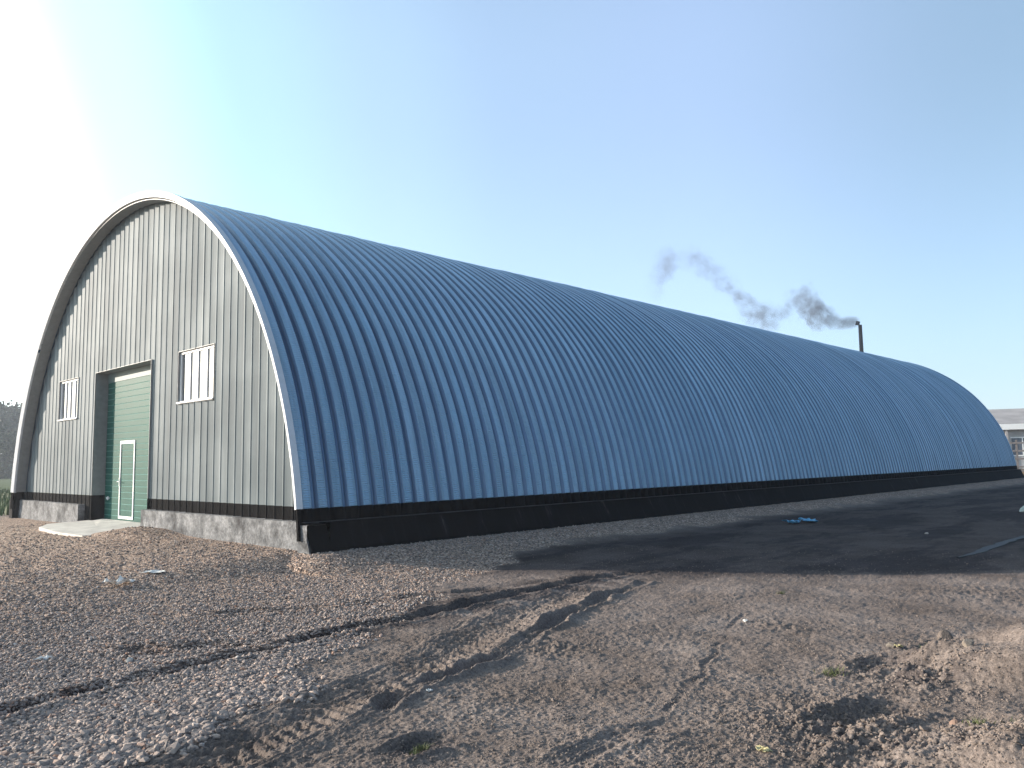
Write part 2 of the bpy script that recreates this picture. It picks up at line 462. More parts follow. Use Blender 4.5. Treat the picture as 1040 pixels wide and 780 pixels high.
# side plinth: bitumen coated with worn streaks
m_plinth, n, b = new_mat('bitumen_plinth')
tc = n.nodes.new('ShaderNodeTexCoord')
mp = n.nodes.new('ShaderNodeMapping'); mp.inputs['Scale'].default_value = (1, 3.2, .35); n.links.new(tc.outputs['Object'], mp.inputs['Vector'])
no = N(n, 'ShaderNodeTexNoise', Scale=1.6, Detail=7.0, Roughness=.7); n.links.new(mp.outputs[0], no.inputs['Vector'])
c = ramp(n, no.outputs['Fac'], [(.50, (.004, .004, .005)), (.62, (.010, .010, .012)), (.72, (.07, .062, .06))])
n.links.new(c, b.inputs['Base Color']); b.inputs['Roughness'].default_value = .85; b.inputs['Specular IOR Level'].default_value = .1
bpp = N(n, 'ShaderNodeBump', Strength=.4, Distance=.02); n.links.new(no.outputs['Fac'], bpp.inputs['Height']); n.links.new(bpp.outputs[0], b.inputs['Normal'])

# concrete
mc, n, b = new_mat('rough_concrete')
tc = n.nodes.new('ShaderNodeTexCoord')
no = N(n, 'ShaderNodeTexNoise', Scale=2.2, Detail=9.0, Roughness=.68); n.links.new(tc.outputs['Object'], no.inputs['Vector'])
no2 = N(n, 'ShaderNodeTexNoise', Scale=22.0, Detail=5.0, Roughness=.6); n.links.new(tc.outputs['Object'], no2.inputs['Vector'])
c1 = ramp(n, no.outputs['Fac'], [(.34, (.03, .03, .033)), (.45, (.11, .115, .12)), (.54, (.20, .205, .21)), (.68, (.33, .335, .34))])
c2 = ramp(n, no2.outputs['Fac'], [(.35, g3(.6)), (.6, g3(1.1))])
mx = n.nodes.new('ShaderNodeMix'); mx.data_type = 'RGBA'; mx.blend_type = 'MULTIPLY'; mx.inputs[0].default_value = 1
n.links.new(c1, mx.inputs[6]); n.links.new(c2, mx.inputs[7]); n.links.new(mx.outputs[2], b.inputs['Base Color'])
b.inputs['Roughness'].default_value = .92
bpc = N(n, 'ShaderNodeBump', Strength=.8, Distance=.03); n.links.new(no2.outputs['Fac'], bpc.inputs['Height']); n.links.new(bpc.outputs[0], b.inputs['Normal'])
m_slab = simple('slab_concrete', (.60, .565, .51), .9, noise=.18, nscale=3, bump=.3)

m_green = simple('green_enamel', (.012, .085, .068), .5, spec=.08, noise=.08, nscale=2)
m_green_lit = simple('green_enamel_lit', (.12, .26, .23), .5, spec=.1)  # lighter copy of the gate green: light caught on groove bevels, painted in
m_white = simple('white_pvc', (.80, .81, .80), .4)
m_glass, n, b = new_mat('window_glass')
b.inputs['Base Color'].default_value = (.03, .04, .05, 1); b.inputs['Roughness'].default_value = .03
b.inputs['Specular IOR Level'].default_value = 1.0; b.inputs['IOR'].default_value = 2.2
b.inputs['Coat Weight'].default_value = 1.0

# ------------------------------------------------------------------ GROUND
def build_ground():
    va = math.atan2(fw[1], fw[0])
    fine = np.linspace(-math.radians(48), math.radians(44), 1240)
    lo = np.linspace(math.radians(44), 2 * math.pi - math.radians(48), 120)[1:-1]
    ang = va - np.concatenate([fine, lo])
    rs = [.4, .8, 1.2, 1.6, 2.0, 2.4]; r = 2.6
    while r < 3200:
        rs.append(r); r += min(max(r * r / (1.75 * 811 * 1.9), .008), .14 * r, 12 if r < 300 else 1e9)
    rs = np.array(rs)
    A, Rr = np.meshgrid(ang, rs)
    X = CAM[0] + Rr * np.cos(A); Y = CAM[1] + Rr * np.sin(A)
    Z, G, D = heights(X.ravel(), Y.ravel())
    nr, na = X.shape
    V = np.stack([X.ravel(), Y.ravel(), Z], 1)
    c0 = np.array([[CAM[0], CAM[1], -.2]]); V = np.vstack([V, c0])
    i = np.arange(nr - 1)[:, None] * na; j = np.arange(na)[None, :]; j2 = (j + 1) % na
    F = np.stack([i + j, i + na + j, i + na + j2, i + j2], -1).reshape(-1, 4)
    cap = np.stack([np.full(na, nr * na), np.arange(na), (np.arange(na) + 1) % na, (np.arange(na) + 1) % na], 1)
    me = bpy.data.meshes.new('ground')
    nv = len(V); me.vertices.add(nv); me.vertices.foreach_set('co', V.astype(np.float32).ravel())
    tri = cap[:, :3]
    li = np.concatenate([F.ravel(), tri.ravel()]).astype(np.int32)
    ls = np.concatenate([np.arange(len(F)) * 4, len(F) * 4 + np.arange(len(tri)) * 3]).astype(np.int32)
    me.loops.add(len(li)); me.loops.foreach_set('vertex_index', li)
    me.polygons.add(len(ls)); me.polygons.foreach_set('loop_start', ls)
    me.polygons.foreach_set('use_smooth', np.full(len(ls), True))
    me.materials.append(mg); me.update(calc_edges=True)
    x = V[:, 0]; y = V[:, 1]
    gr = np.append(G, 0.); dm = np.append(D, 0.)
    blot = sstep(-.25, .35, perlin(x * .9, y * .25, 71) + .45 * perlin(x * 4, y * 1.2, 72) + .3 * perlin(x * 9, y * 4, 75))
    yard = np.clip(1 - gr * 1.2, 0, 1) * sstep(.9, 2.0, x) * sstep(.6, 2.2, y - (x - 3) * .78 + .5 * perlin(x * .8, y * .8, 77))  # soil inside the hangar's cast shadow painted darker, on top of damp ground
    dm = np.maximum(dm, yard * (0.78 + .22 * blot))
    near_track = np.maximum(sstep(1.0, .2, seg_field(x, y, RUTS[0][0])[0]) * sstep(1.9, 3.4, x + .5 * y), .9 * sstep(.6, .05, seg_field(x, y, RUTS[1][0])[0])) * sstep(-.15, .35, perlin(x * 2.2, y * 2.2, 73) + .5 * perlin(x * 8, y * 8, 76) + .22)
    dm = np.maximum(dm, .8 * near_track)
    for q, w in ((ground_pt(870, 745), .42), (ground_pt(930, 695), .4), (ground_pt(1000, 668), .3), (ground_pt(990, 775), .3), (ground_pt(250, 762), .3), (ground_pt(30, 740), .45), (ground_pt(420, 765), .2)):
        hz_ = np.exp(-((x - q[0]) ** 2 + (y - q[1]) ** 2) / w ** 2)
        dm = np.maximum(dm, .75 * hz_ * sstep(-.15, .3, perlin(x * 4, y * 4, 78) + .5 * perlin(x * 11, y * 11, 79) + .1))
    gm_ = sstep(-19.5, -21.5, x + .6 * perlin(x, y, 74))
    gm_ = np.maximum(gm_, sstep(75, 110, np.hypot(x, y)))
    for nm, arr in (('gravel', gr), ('damp_shade', dm), ('green', gm_)):
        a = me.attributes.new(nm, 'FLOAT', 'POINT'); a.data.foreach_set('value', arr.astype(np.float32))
    o = link('ground', me); tag(o, kind='structure')
    return o
ground = build_ground()

def gz(x, y):
    z, _, _ = heights(np.array([float(x)]), np.array([float(y)])); return float(z[0])

# ------------------------------------------------------------------ HANGAR
XC, ZC, RAD, LEN = -8.9, -.49, 8.6, 50.0
HANG = empty('arched_hangar', (XC, 0, 0), 'long arched hangar of ribbed galvanised steel on a black plinth, with a green gate', 'hangar')
INV = Matrix.Translation((-XC, 0, 0))
def adopt(o, parent=None):
    """parent keeping world place (hangar parts are written in world coordinates)"""
    o.parent = parent or HANG
    if parent is None: o.matrix_parent_inverse = INV
    return o

def vault(name, z0, z1, roff, mat, nseg):
    """ribbed barrel from angle of z0 up to z1 on both flanks (z1=None: the whole arch above z0)"""
    pitch = LEN / 159
    prof = []   # (y, dr, crest)
    for k in range(159):
        y0 = k * pitch; w = rng.normal(0, .006)
        prof += [(y0 + .003, -.085 + w * .3, 0), (y0 + .066, -.085 + w * .3, 0), (y0 + .074, -.078 + w * .3, 0), (y0 + .108, -.012 + w, .0), (y0 + .117, -.001 + w, .9), (y0 + .2, .007 + w, 1), (y0 + .280, -.001 + w, 1), (y0 + .289, -.012 + w, .0), (y0 + .309, -.078, 0)]
    prof.append((LEN, -.085, 0))
    def th(z): return math.asin((z - ZC) / RAD)
    spans = [(th(z0), math.pi - th(z0))] if z1 is None else [(th(z0), th(z1)), (math.pi - th(z1), math.pi - th(z0))]
    V = []; F = []; arc = []; cre = []; pan = []; base = 0
    ys = np.array([p[0] for p in prof]); dr = np.array([p[1] for p in prof]); cc = np.array([p[2] for p in prof])
    tone = np.repeat(rng.random(160), 9)[:len(prof)] * .45 + .55 * np.repeat(rng.random(20), 72)[:len(prof)]
    for a, bb in spans:
        t = np.linspace(a, bb, nseg + 1)
        T, Y = np.meshgrid(t, ys)
        Rw = RAD + roff + dr[:, None] + .012 * perlin(Y * .35, T * 6, 81)
        X = XC + Rw * np.cos(T); Z = ZC + Rw * np.sin(T)
        V.append(np.stack([X.ravel(), Y.ravel(), Z.ravel()], 1))
        m, q = T.shape
        i = np.arange(m - 1)[:, None] * q; j = np.arange(q - 1)[None, :]
        F.append(base + np.stack([i + j, i + j + 1, i + q + j + 1, i + q + j], -1).reshape(-1, 4)); base += m * q
        arc.append((T * RAD).ravel()); cre.append(np.repeat(cc, q)); pan.append(np.repeat(tone, q))
    me = np_mesh(name, np.vstack(V), np.vstack(F), mat, smooth=True)
    for nm, ar in (('arc', arc), ('crest', cre), ('panel', pan)):
        at = me.attributes.new(nm, 'FLOAT', 'POINT'); at.data.foreach_set('value', np.concatenate(ar).astype(np.float32))
    return adopt(link(name, me))
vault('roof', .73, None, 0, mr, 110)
vault('base_band', .19, .729, .012, m_tar, 4)

def ring(name, y0, y1, r0, r1, z0, z1, mat, n=96, cone=0., sides=(0, 1)):
    def th(z, r): return math.asin(min(1, (z - ZC) / r))
    spans = [(th(z0, r1), math.pi - th(z0, r1))] if z1 is None else [(th(z0, r1), th(z1, r1)), (math.pi - th(z1, r1), math.pi - th(z0, r1))]
    v = []; f = []
    for si, (a, bb) in enumerate(spans):
        if si not in sides: continue
        k = n if z1 is None else 5
        b0 = len(v)
        for i in range(k + 1):
            t = a + (bb - a) * i / k
            for (y, r) in ((y0 + cone, r0), (y0, r1), (y1, r1), (y1, r0)):
                v.append((XC + r * math.cos(t), y, ZC + r * math.sin(t)))
        for i in range(k):
            for q in range(4):
                f.append((b0 + i * 4 + q, b0 + i * 4 + (q + 1) % 4, b0 + i * 4 + 4 + (q + 1) % 4, b0 + i * 4 + 4 + q))
        f.append((b0, b0 + 1, b0 + 2, b0 + 3)); e = b0 + k * 4; f.append((e + 3, e + 2, e + 1, e))
    return adopt(mesh_obj(name, v, f, mat))
ring('edge_trim', -.05, .08, 8.51, 8.65, .73, None, m_trim, cone=.05)
for sd_ in (0, 1): ring('edge_trim_foot', -.03, .05, 8.515, 8.635, .20, .729, m_tar, cone=.055, sides=(sd_,))
FY = .35       # gable plane
GR = 8.50
ring('soffit', .052, FY - .02, 8.465, 8.485, .731, None, m_trim_in)

# gable wall
DX0, DX1, DZ1 = -11.4, -7.65, 4.03
WIN = [(-14.42, -12.78, 2.86, 4.03), (-6.12, -4.36, 2.88, 4.05)]
def gable_front():
    pitch = .315
    xs = []
    x = -17.55; k = 0
    prof = ((0, .012), (.034, 0), (.043, .011), (.12, .032), (.21, .054), (.288, .064))
    while x < .2:
        w = rng.normal(0, .004)
        xs += [(x + a, d + w) for a, d in prof]
        x += pitch; k += 1
    zt = lambda x: ZC + math.sqrt(max(GR ** 2 - (x - XC) ** 2, 0))
    breaks = [DX0, DX1] + [v for w in WIN for v in w[:2]]
    xa = np.array([p[0] for p in xs]); da = np.array([p[1] for p in xs])
    allx = sorted(set([p[0] for p in xs] + breaks))
    def depth(x): return float(np.interp(x, xa, da))
    up = MB(); los = [MB(), MB()]
    def add(x0, x1, za, zb0, zb1):
        lo = los[0 if x0 < -9.5 else 1]
        if za < .73:
            lo.poly([(x0, FY + depth(x0), za), (x1, FY + depth(x1), za), (x1, FY + depth(x1), min(.73, zb1)), (x0, FY + depth(x0), min(.73, zb0))]); za = .73
        if zb0 > za + .001 or zb1 > za + .001:
            up.poly([(x0, FY + depth(x0), za), (x1, FY + depth(x1), za), (x1, FY + depth(x1), max(za, zb1)), (x0, FY + depth(x0), max(za, zb0))])
    for i in range(len(allx) - 1):
        x0, x1 = allx[i], allx[i + 1]
        xm = (x0 + x1) / 2
        if x0 < XC - 8.4 or x1 > XC + 8.4: continue
        z0, z1 = zt(x0), zt(x1)
        zb = .48
        if DX0 < xm < DX1: add(x0, x1, DZ1, z0, z1); continue
        if -11.92 < xm < DX0: zb = -.15
        hit = False
        for w in WIN:
            if w[0] < xm < w[1]:
                add(x0, x1, zb, w[2], w[2]); add(x0, x1, w[3], z0, z1); hit = True
        if not hit: add(x0, x1, zb, z0, z1)
    a = up.build('gable_wall', mw); adopt(a)
    for lo in los: adopt(lo.build('gable_base_band', m_tar))
gable_front()
# far gable
fg = MB(); fg.poly([(XC + 8.5 * math.cos(t), LEN - .2, ZC + 8.5 * math.sin(t)) for t in np.linspace(.06, math.pi - .06, 60)])
adopt(fg.build('rear_gable_wall', mw))
# opening reveals and lintels
def reveal(name, x0, x1, z0, z1, dep, mat, sill=True):
    mb = MB(); t = .012
    mb.box(x0 - t, x0, FY + .002, FY + dep, z0, z1 + t)
    mb.box(x1, x1 + t, FY + .002, FY + dep, z0, z1 + t)
    mb.box(x0, x1, FY + .002, FY + dep, z1, z1 + t)
    if sill: mb.box(x0 - t, x1 + t, FY + .002, FY + dep, z0 - t, z0)
    return adopt(mb.build(name, mat))
reveal('gate_surround', DX0, DX1, .731, DZ1, .42, m_trim_in, False)
for q0 in (DX0 - .012, DX1):
    mb = MB(); mb.box(q0, q0 + .012, FY + .002, FY + .42, -.2, .73); adopt(mb.build('gate_surround_foot', m_tar))

# windows
for wi, (x0, x1, z0, z1) in enumerate(WIN):
    wr = adopt(reveal_o := reveal('window_surround', x0, x1, z0, z1, .12, m_trim_in, True))
    yf = FY + .055; fwid = .055
    mb = MB()
    mb.box(x0, x1, yf, yf + .05, z0, z0 + fwid).box(x0, x1, yf, yf + .05, z1 - fwid, z1)
    mb.box(x0, x0 + fwid, yf, yf + .05, z0 + fwid, z1 - fwid).box(x1 - fwid, x1, yf, yf + .05, z0 + fwid, z1 - fwid)
    for k in (1, 2, 3):
        xm = x0 + (x1 - x0) * k / 4 + (.05 if k == 1 else 0)
        mb.box(xm - .03, xm + .03, yf + .002, yf + .052, z0 + fwid, z1 - fwid)
    f = adopt(mb.build('window_frame', m_white, bevel=.006))
    g = MB(); g.box(x0 + .02, x1 - .02, yf + .028, yf + .034, z0 + .02, z1 - .02)
    p = g.build('pane', m_glass); p.parent = f
    s = MB(); s.box(x0, x1, FY - .02, yf, z0 + .001, z0 + .03)
    q = s.build('sill', m_white); q.parent = f

# the gate: sectional green door with horizontal ribs and a wicket door
GY = FY + .34
def gate():
    zs = np.arange(.06, DZ1 + .02, .155)
    v = MB(); l = MB()
    x0, x1 = DX0 + .02, DX1 - .02
    WX0, WX1, WZ0, WZ1 = -10.32, -9.34, .14, 2.16
    for i, z in enumerate(zs):
        zt = min(z + .137, DZ1)
        v.poly([(x0, GY, z), (x1, GY, z), (x1, GY, zt), (x0, GY, zt)])
        if zt < DZ1 - .02:
            l.poly([(x0, GY, zt), (x1, GY, zt), (x1, GY + .010, zt + .012), (x0, GY + .010, zt + .012)])
            l.poly([(x0, GY + .010, zt + .012), (x1, GY + .010, zt + .012), (x1, GY, zt + .018), (x0, GY, zt + .018)])
    g = adopt(v.build('gate_leaf', m_green))
    q = l.build('panel_grooves', m_green_lit); q.parent = g
    fr = MB(); t = .055; y0, y1 = GY - .022, GY - .003
    fr.box(WX0, WX0 + t, y0, y1, WZ0, WZ1).box(WX1 - t, WX1, y0, y1, WZ0, WZ1).box(WX0 + t, WX1 - t, y0, y1, WZ1 - t * 1.5, WZ1).box(WX0 + t, WX1 - t, y0, y1, WZ0, WZ0 + t * 1.3)
    w = fr.build('wicket_door_frame', m_white, bevel=.004); w.parent = g
    h = MB(); h.box(WX0 + .012, WX0 + .045, y0 - .012, y0, .98, 1.2); h.tube([(WX0 + .028, y0 - .012, 1.1), (WX0 + .028, y0 - .06, 1.1), (WX0 + .15, y0 - .065, 1.1)], .011)
    h = h.build('door_handle', m_white); h.parent = g
    bt = MB(); bt.box(x0, x1, GY - .012, GY + .02, .0, .056)
    s = bt.build('bottom_seal', m_tar); s.parent = g
    lk = MB(); lk.box(-11.2, -11.02, GY - .03, GY - .003, .62, .68).box(-11.05, -11.02, GY - .05, GY - .03, .6, .7)
    s = lk.build('bolt', m_trim); s.parent = g
    hd = MB(); hd.box(DX0, DX1, GY + .001, GY + .03, DZ1 - .26, DZ1)
    s = hd.build('header_strip', simple('header_grey', (.12, .17, .17), .5, spec=.2)); s.parent = g
    s.location.y = -.012
gate()

# foundations
def rough_box(name, x0, x1, y0, y1, z0, z1, mat, step=.12, amp=.012, slope=0.):
    """box whose front (-y) and right (+x) and top faces are subdivided and lumpy"""
    import bmesh
    bm = bmesh.new(); bmesh.ops.create_cube(bm, size=1)
    for v in bm.verts:
        v.co = Vector(((x0 + x1) / 2 + v.co.x * (x1 - x0), (y0 + y1) / 2 + v.co.y * (y1 - y0), (z0 + z1) / 2 + v.co.z * (z1 - z0)))
    for ax, ln in ((0, x1 - x0), (1, y1 - y0), (2, z1 - z0)):
        nn = int(min(ln / step, 260))
        no = Vector((0, 0, 0)); no[ax] = 1
        lo = (x0, y0, z0)[ax]
        for i in range(1, nn):
            co = Vector((0, 0, 0)); co[ax] = lo + ln * i / nn
            bmesh.ops.bisect_plane(bm, geom=bm.verts[:] + bm.edges[:] + bm.faces[:], plane_co=co, plane_no=no)
    co = np.array([v.co[:] for v in bm.verts])
    nx = perlin(co[:, 1] * 3 + co[:, 2] * 4, co[:, 2] * 3 + co[:, 0], 91) + .6 * perlin(co[:, 1] * 9, co[:, 2] * 9 + co[:, 0] * 9, 92)
    for i, v in enumerate(bm.verts):
        if slope and abs(v.co.x - x1) < 1e-4 and v.co.z > 0: v.co.x -= slope * v.co.z; continue
        if abs(v.co.y - y0) < 1e-4: v.co.y += amp * nx[i]
        if abs(v.co.x - x1) < 1e-4: v.co.x += amp * nx[i]
        if abs(v.co.z - z1) < 1e-4: v.co.z += amp * .5 * nx[i]
    me = bpy.data.meshes.new(name); bm.to_mesh(me); bm.free(); me.materials.append(mat)
    return adopt(link(name, me))
rough_box('foundation_wall', -17.62, -11.93, .20, .46, -.6, .48, mc, .14, .01)
rough_box('foundation_wall', -7.61, -.36, .20, .46, -.6, .48, mc, .14, .014)
rough_box('plinth_end', -.40, -.012, .02, .46, -.6, .46, mc, .08, .014, .5)
rough_box('side_plinth', -.40, 0.0, .462, LEN + .1, -.6, .49, m_plinth, .2, .008, .5)
rough_box('plinth_coat', -.40, 0.004, .05, .461, -.6, .475, m_plinth, .1, .004, .5)
mb = MB(); mb.box(-17.8, -17.45, .02, LEN + .1, -.6, .49); adopt(mb.build('left_plinth', m_plinth))
mb = MB(); mb.box(-.34, -.232, .05, LEN, .492, .503); adopt(mb.build('ledge_angle', simple('ledge_steel', (.03, .03, .035), .5)))

# apron slab in front of the gate
def apron():
    pts = [(-11.6, .5), (-11.3, -.7), (-10.4, -1.15), (-8.6, -1.32), (-6.9, -1.28), (-6.7, -.6), (-7.3, .1), (-7.66, .66), (-11.38, .66)]
    zt = [.07, .05, .04, .035, .03, .04, .07, .10, .10]
    mb = MB(); n_ = len(pts)
    mb.v = [(x, y, z) for (x, y), z in zip(pts, zt)] + [(x, y, -.3) for x, y in pts] + [(-9, -.3, .075)]
    for i in range(n_):
        j = (i + 1) % n_
        mb.f.append((i, j, 2 * n_)); mb.f.append((i + n_, j + n_, j, i))
    return mb.build('concrete_apron', m_slab)
tag(apron(), 'pale concrete apron slab poured in front of the green gate', 'concrete slab')

# ------------------------------------------------------------------ smokestack and smoke
def bearing(px, py, dist, z=None):
    c = [(px - 520), (py - 390), 810.96]
    r = Vector([rx[i] * c[0] + dn[i] * c[1] + fw[i] * c[2] for i in range(3)])
    t = dist / math.hypot(r.x, r.y)
    return Vector(CAM) + r * t
SD = 120
top = bearing(873.5, 330, SD)
st = empty('smokestack', (top.x, top.y, -.3), 'thin dark steel boiler smokestack puffing smoke behind the hangar roof', 'chimney')
m_soot = simple('sooty_steel', (.008, .008, .012), .9, 0., spec=.05, noise=.3, nscale=1)
s = MB().tube([(0, 0, 0), (0, 0, 8), (0, 0, top.z + .3)], [.46, .32, .24], 16).build('stack_pipe', m_soot, st, True)
e_ = (bearing(860, 327, SD) - top); e_.z = 0; e_.normalize()
s = MB().tube([(0, 0, top.z + .22), tuple(e_ * .12 + Vector((0, 0, top.z + .52))), tuple(e_ * .55 + Vector((0, 0, top.z + .62)))], [.27, .29, .31], 16).build('stack_elbow', m_soot, st, True)
for zz in (top.z * .6,):
    MB().tube([(0, 0, zz), (0, 0, zz + .25)], [.48, .48], 16).build('flange', m_soot, st, True)

SM = [(870, 327, .8, 1.15), (862, 327, 1.0, 1.1), (852, 328, 1.0, .95), (843, 325, 1.5, .9), (832, 319, 2.2, .85), (822, 312, 2.6, .8), (813, 305, 2.0, .72), (806, 306, 1.6, .42), (798, 315, 1.7, .4), (788, 321, 1.8, .42), (776, 323, 2.1, .55),
      (765, 318, 2.1, .55), (756, 307, 2.0, .5), (747, 298, 1.7, .45), (738, 288, 1.8, .42), (727, 281, 2.0, .3), (716, 271, 2.1, .34), (706, 264, 1.9, .34), (695, 263, 1.7, .18), (684, 265, 2.2, .3), (676, 272, 3.0, .36), (668, 283, 3.8, .3)]
def smoke():
    # the plume drifts level in one upright plane; its frame: u along the drift, w up
    p0 = bearing(SM[0][0], SM[0][1], SD); p1 = bearing(668, SM[0][1], SD - 14); e = p1 - p0; e.z = 0; Lu = e.length + 4; e.normalize()
    nrm = Vector((-e.y, e.x, 0))
    us, zs, rs_, ds_ = [], [], [], []
    for px, py, rr_, dd_ in SM:
        # where the sight line to that puff meets the plume's plane
        q = bearing(px, py, SD) - Vector(CAM); t = (p0 - Vector(CAM)).dot(nrm) / q.dot(nrm); q = Vector(CAM) + q * t
        us.append((q - p0).dot(e)); zs.append(q.z - p0.z); rs_.append(rr_); ds_.append(dd_)
    root_m = bpy.data.materials.new('smoke_volume'); m = root_m; m.use_nodes = True
    n = m.node_tree; n.nodes.clear()
    o = n.nodes.new('ShaderNodeOutputMaterial'); pv = n.nodes.new('ShaderNodeVolumePrincipled')
    pv.inputs['Color'].default_value = (.22, .22, .25, 1); pv.inputs['Anisotropy'].default_value = .2
    tc = n.nodes.new('ShaderNodeTexCoord')
    wn = N(n, 'ShaderNodeTexNoise', Scale=.55, Detail=4.0, Roughness=.65); n.links.new(tc.outputs['Object'], wn.inputs['Vector'])
    ws = N(n, 'ShaderNodeVectorMath', operation='SUBTRACT'); n.links.new(wn.outputs['Color'], ws.inputs[0]); ws.inputs[1].default_value = (.5, .5, .5)
    wk = N(n, 'ShaderNodeVectorMath', operation='SCALE'); wk.inputs['Scale'].default_value = 4.6; n.links.new(ws.outputs[0], wk.inputs[0])
    # calmer at the stack mouth
    so_ = N(n, 'ShaderNodeSeparateXYZ'); n.links.new(tc.outputs['Object'], so_.inputs[0])
    calm = N(n, 'ShaderNodeMapRange'); calm.inputs['From Min'].default_value = 0; calm.inputs['From Max'].default_value = 6; calm.inputs['To Min'].default_value = .06; n.links.new(so_.outputs['X'], calm.inputs['Value'])
    wk2 = N(n, 'ShaderNodeVectorMath', operation='SCALE'); n.links.new(wk.outputs[0], wk2.inputs[0]); n.links.new(calm.outputs[0], wk2.inputs['Scale'])
    wa = N(n, 'ShaderNodeVectorMath', operation='ADD'); n.links.new(tc.outputs['Object'], wa.inputs[0]); n.links.new(wk2.outputs[0], wa.inputs[1])
    sx = N(n, 'ShaderNodeSeparateXYZ'); n.links.new(wa.outputs[0], sx.inputs[0])
    U = max(us)
    un = N(n, 'ShaderNodeMath', operation='MULTIPLY'); un.inputs[1].default_value = 1 / U; un.use_clamp = True; n.links.new(sx.outputs['X'], un.inputs[0])
    def curve(vals, lo, hi):
        c = n.nodes.new('ShaderNodeFloatCurve'); n.links.new(un.outputs[0], c.inputs['Value'])
        cv = c.mapping.curves[0]
        pts = sorted((max(0, min(1, u / U)), (v - lo) / (hi - lo)) for u, v in zip(us, vals))
        cv.points[0].location = (0, pts[0][1]); cv.points[1].location = (1, pts[-1][1])
        last = 0
        for u, v in pts[1:-1]:
            if u - last > .012 and u < .99:
                cv.points.new(u, v); last = u
        for p_ in cv.points: p_.handle_type = 'AUTO'
        c.mapping.update()
        mrn = N(n, 'ShaderNodeMapRange'); mrn.inputs['To Min'].default_value = lo; mrn.inputs['To Max'].default_value = hi; mrn.clamp = False
        n.links.new(c.outputs[0], mrn.inputs['Value']); return mrn.outputs[0]
    zc = curve(zs, -12, 14); rc = curve(rs_, 0, 5); dc = curve(ds_, 0, 1.2)
    def math_(op, a, b=None):
        k = N(n, 'ShaderNodeMath', operation=op)
        for i_, q in enumerate((a, b)):
            if q is None: continue
            if isinstance(q, (int, float)): k.inputs[i_].default_value = q
            else: n.links.new(q, k.inputs[i_])
        return k.outputs[0]
    dz = math_('SUBTRACT', sx.outputs['Z'], zc)
    d2 = math_('ADD', math_('MULTIPLY', dz, dz), math_('MULTIPLY', sx.outputs['Y'], sx.outputs['Y']))
    fall = math_('MAXIMUM', math_('SUBTRACT', 1, math_('DIVIDE', d2, math_('MULTIPLY', rc, rc))), 0)
    no = N(n, 'ShaderNodeTexNoise', Scale=.8, Detail=6.0, Roughness=.68); n.links.new(tc.outputs['Object'], no.inputs['Vector'])
    nm = N(n, 'ShaderNodeMapRange'); nm.inputs['From Min'].default_value = .38; nm.inputs['From Max'].default_value = .66; n.links.new(no.outputs['Fac'], nm.inputs['Value'])
    nz_ = N(n, 'ShaderNodeMapRange'); nz_.inputs['From Min'].default_value = 0; nz_.inputs['From Max'].default_value = 4; nz_.inputs['To Min'].default_value = .7; nz_.inputs['To Max'].default_value = 0; n.links.new(so_.outputs['X'], nz_.inputs['Value'])
    den = math_('MULTIPLY', math_('MULTIPLY', fall, math_('MAXIMUM', nm.outputs[0], nz_.outputs[0])), math_('MULTIPLY', math_('POWER', dc, 1.5), 1.5))
    edge = N(n, 'ShaderNodeMapRange'); edge.interpolation_type = 'SMOOTHSTEP'; edge.inputs['From Min'].default_value = U + 1.2; edge.inputs['From Max'].default_value = U - 1.5; n.links.new(so_.outputs['X'], edge.inputs['Value'])
    st_ = N(n, 'ShaderNodeMapRange'); st_.inputs['From Min'].default_value = -.3; st_.inputs['From Max'].default_value = .2; n.links.new(so_.outputs['X'], st_.inputs['Value'])
    den = math_('MULTIPLY', math_('MULTIPLY', den, edge.outputs[0]), st_.outputs[0])
    n.links.new(den, pv.inputs['Density']); n.links.new(pv.outputs[0], o.inputs['Volume'])
    mb = MB().box(-.4, U + 1.4, -4.4, 4.4, min(zs) - 3, max(zs) + 3.5)
    ob = mb.build('smoke', m)
    ob.matrix_world = Matrix(((e.x, nrm.x, 0, p0.x), (e.y, nrm.y, 0, p0.y), (e.z, nrm.z, 1, p0.z), (0, 0, 0, 1)))
    tag(ob, 'drifting trail of dark grey smoke above the hangar roof', 'smoke', kind='stuff')
smoke()

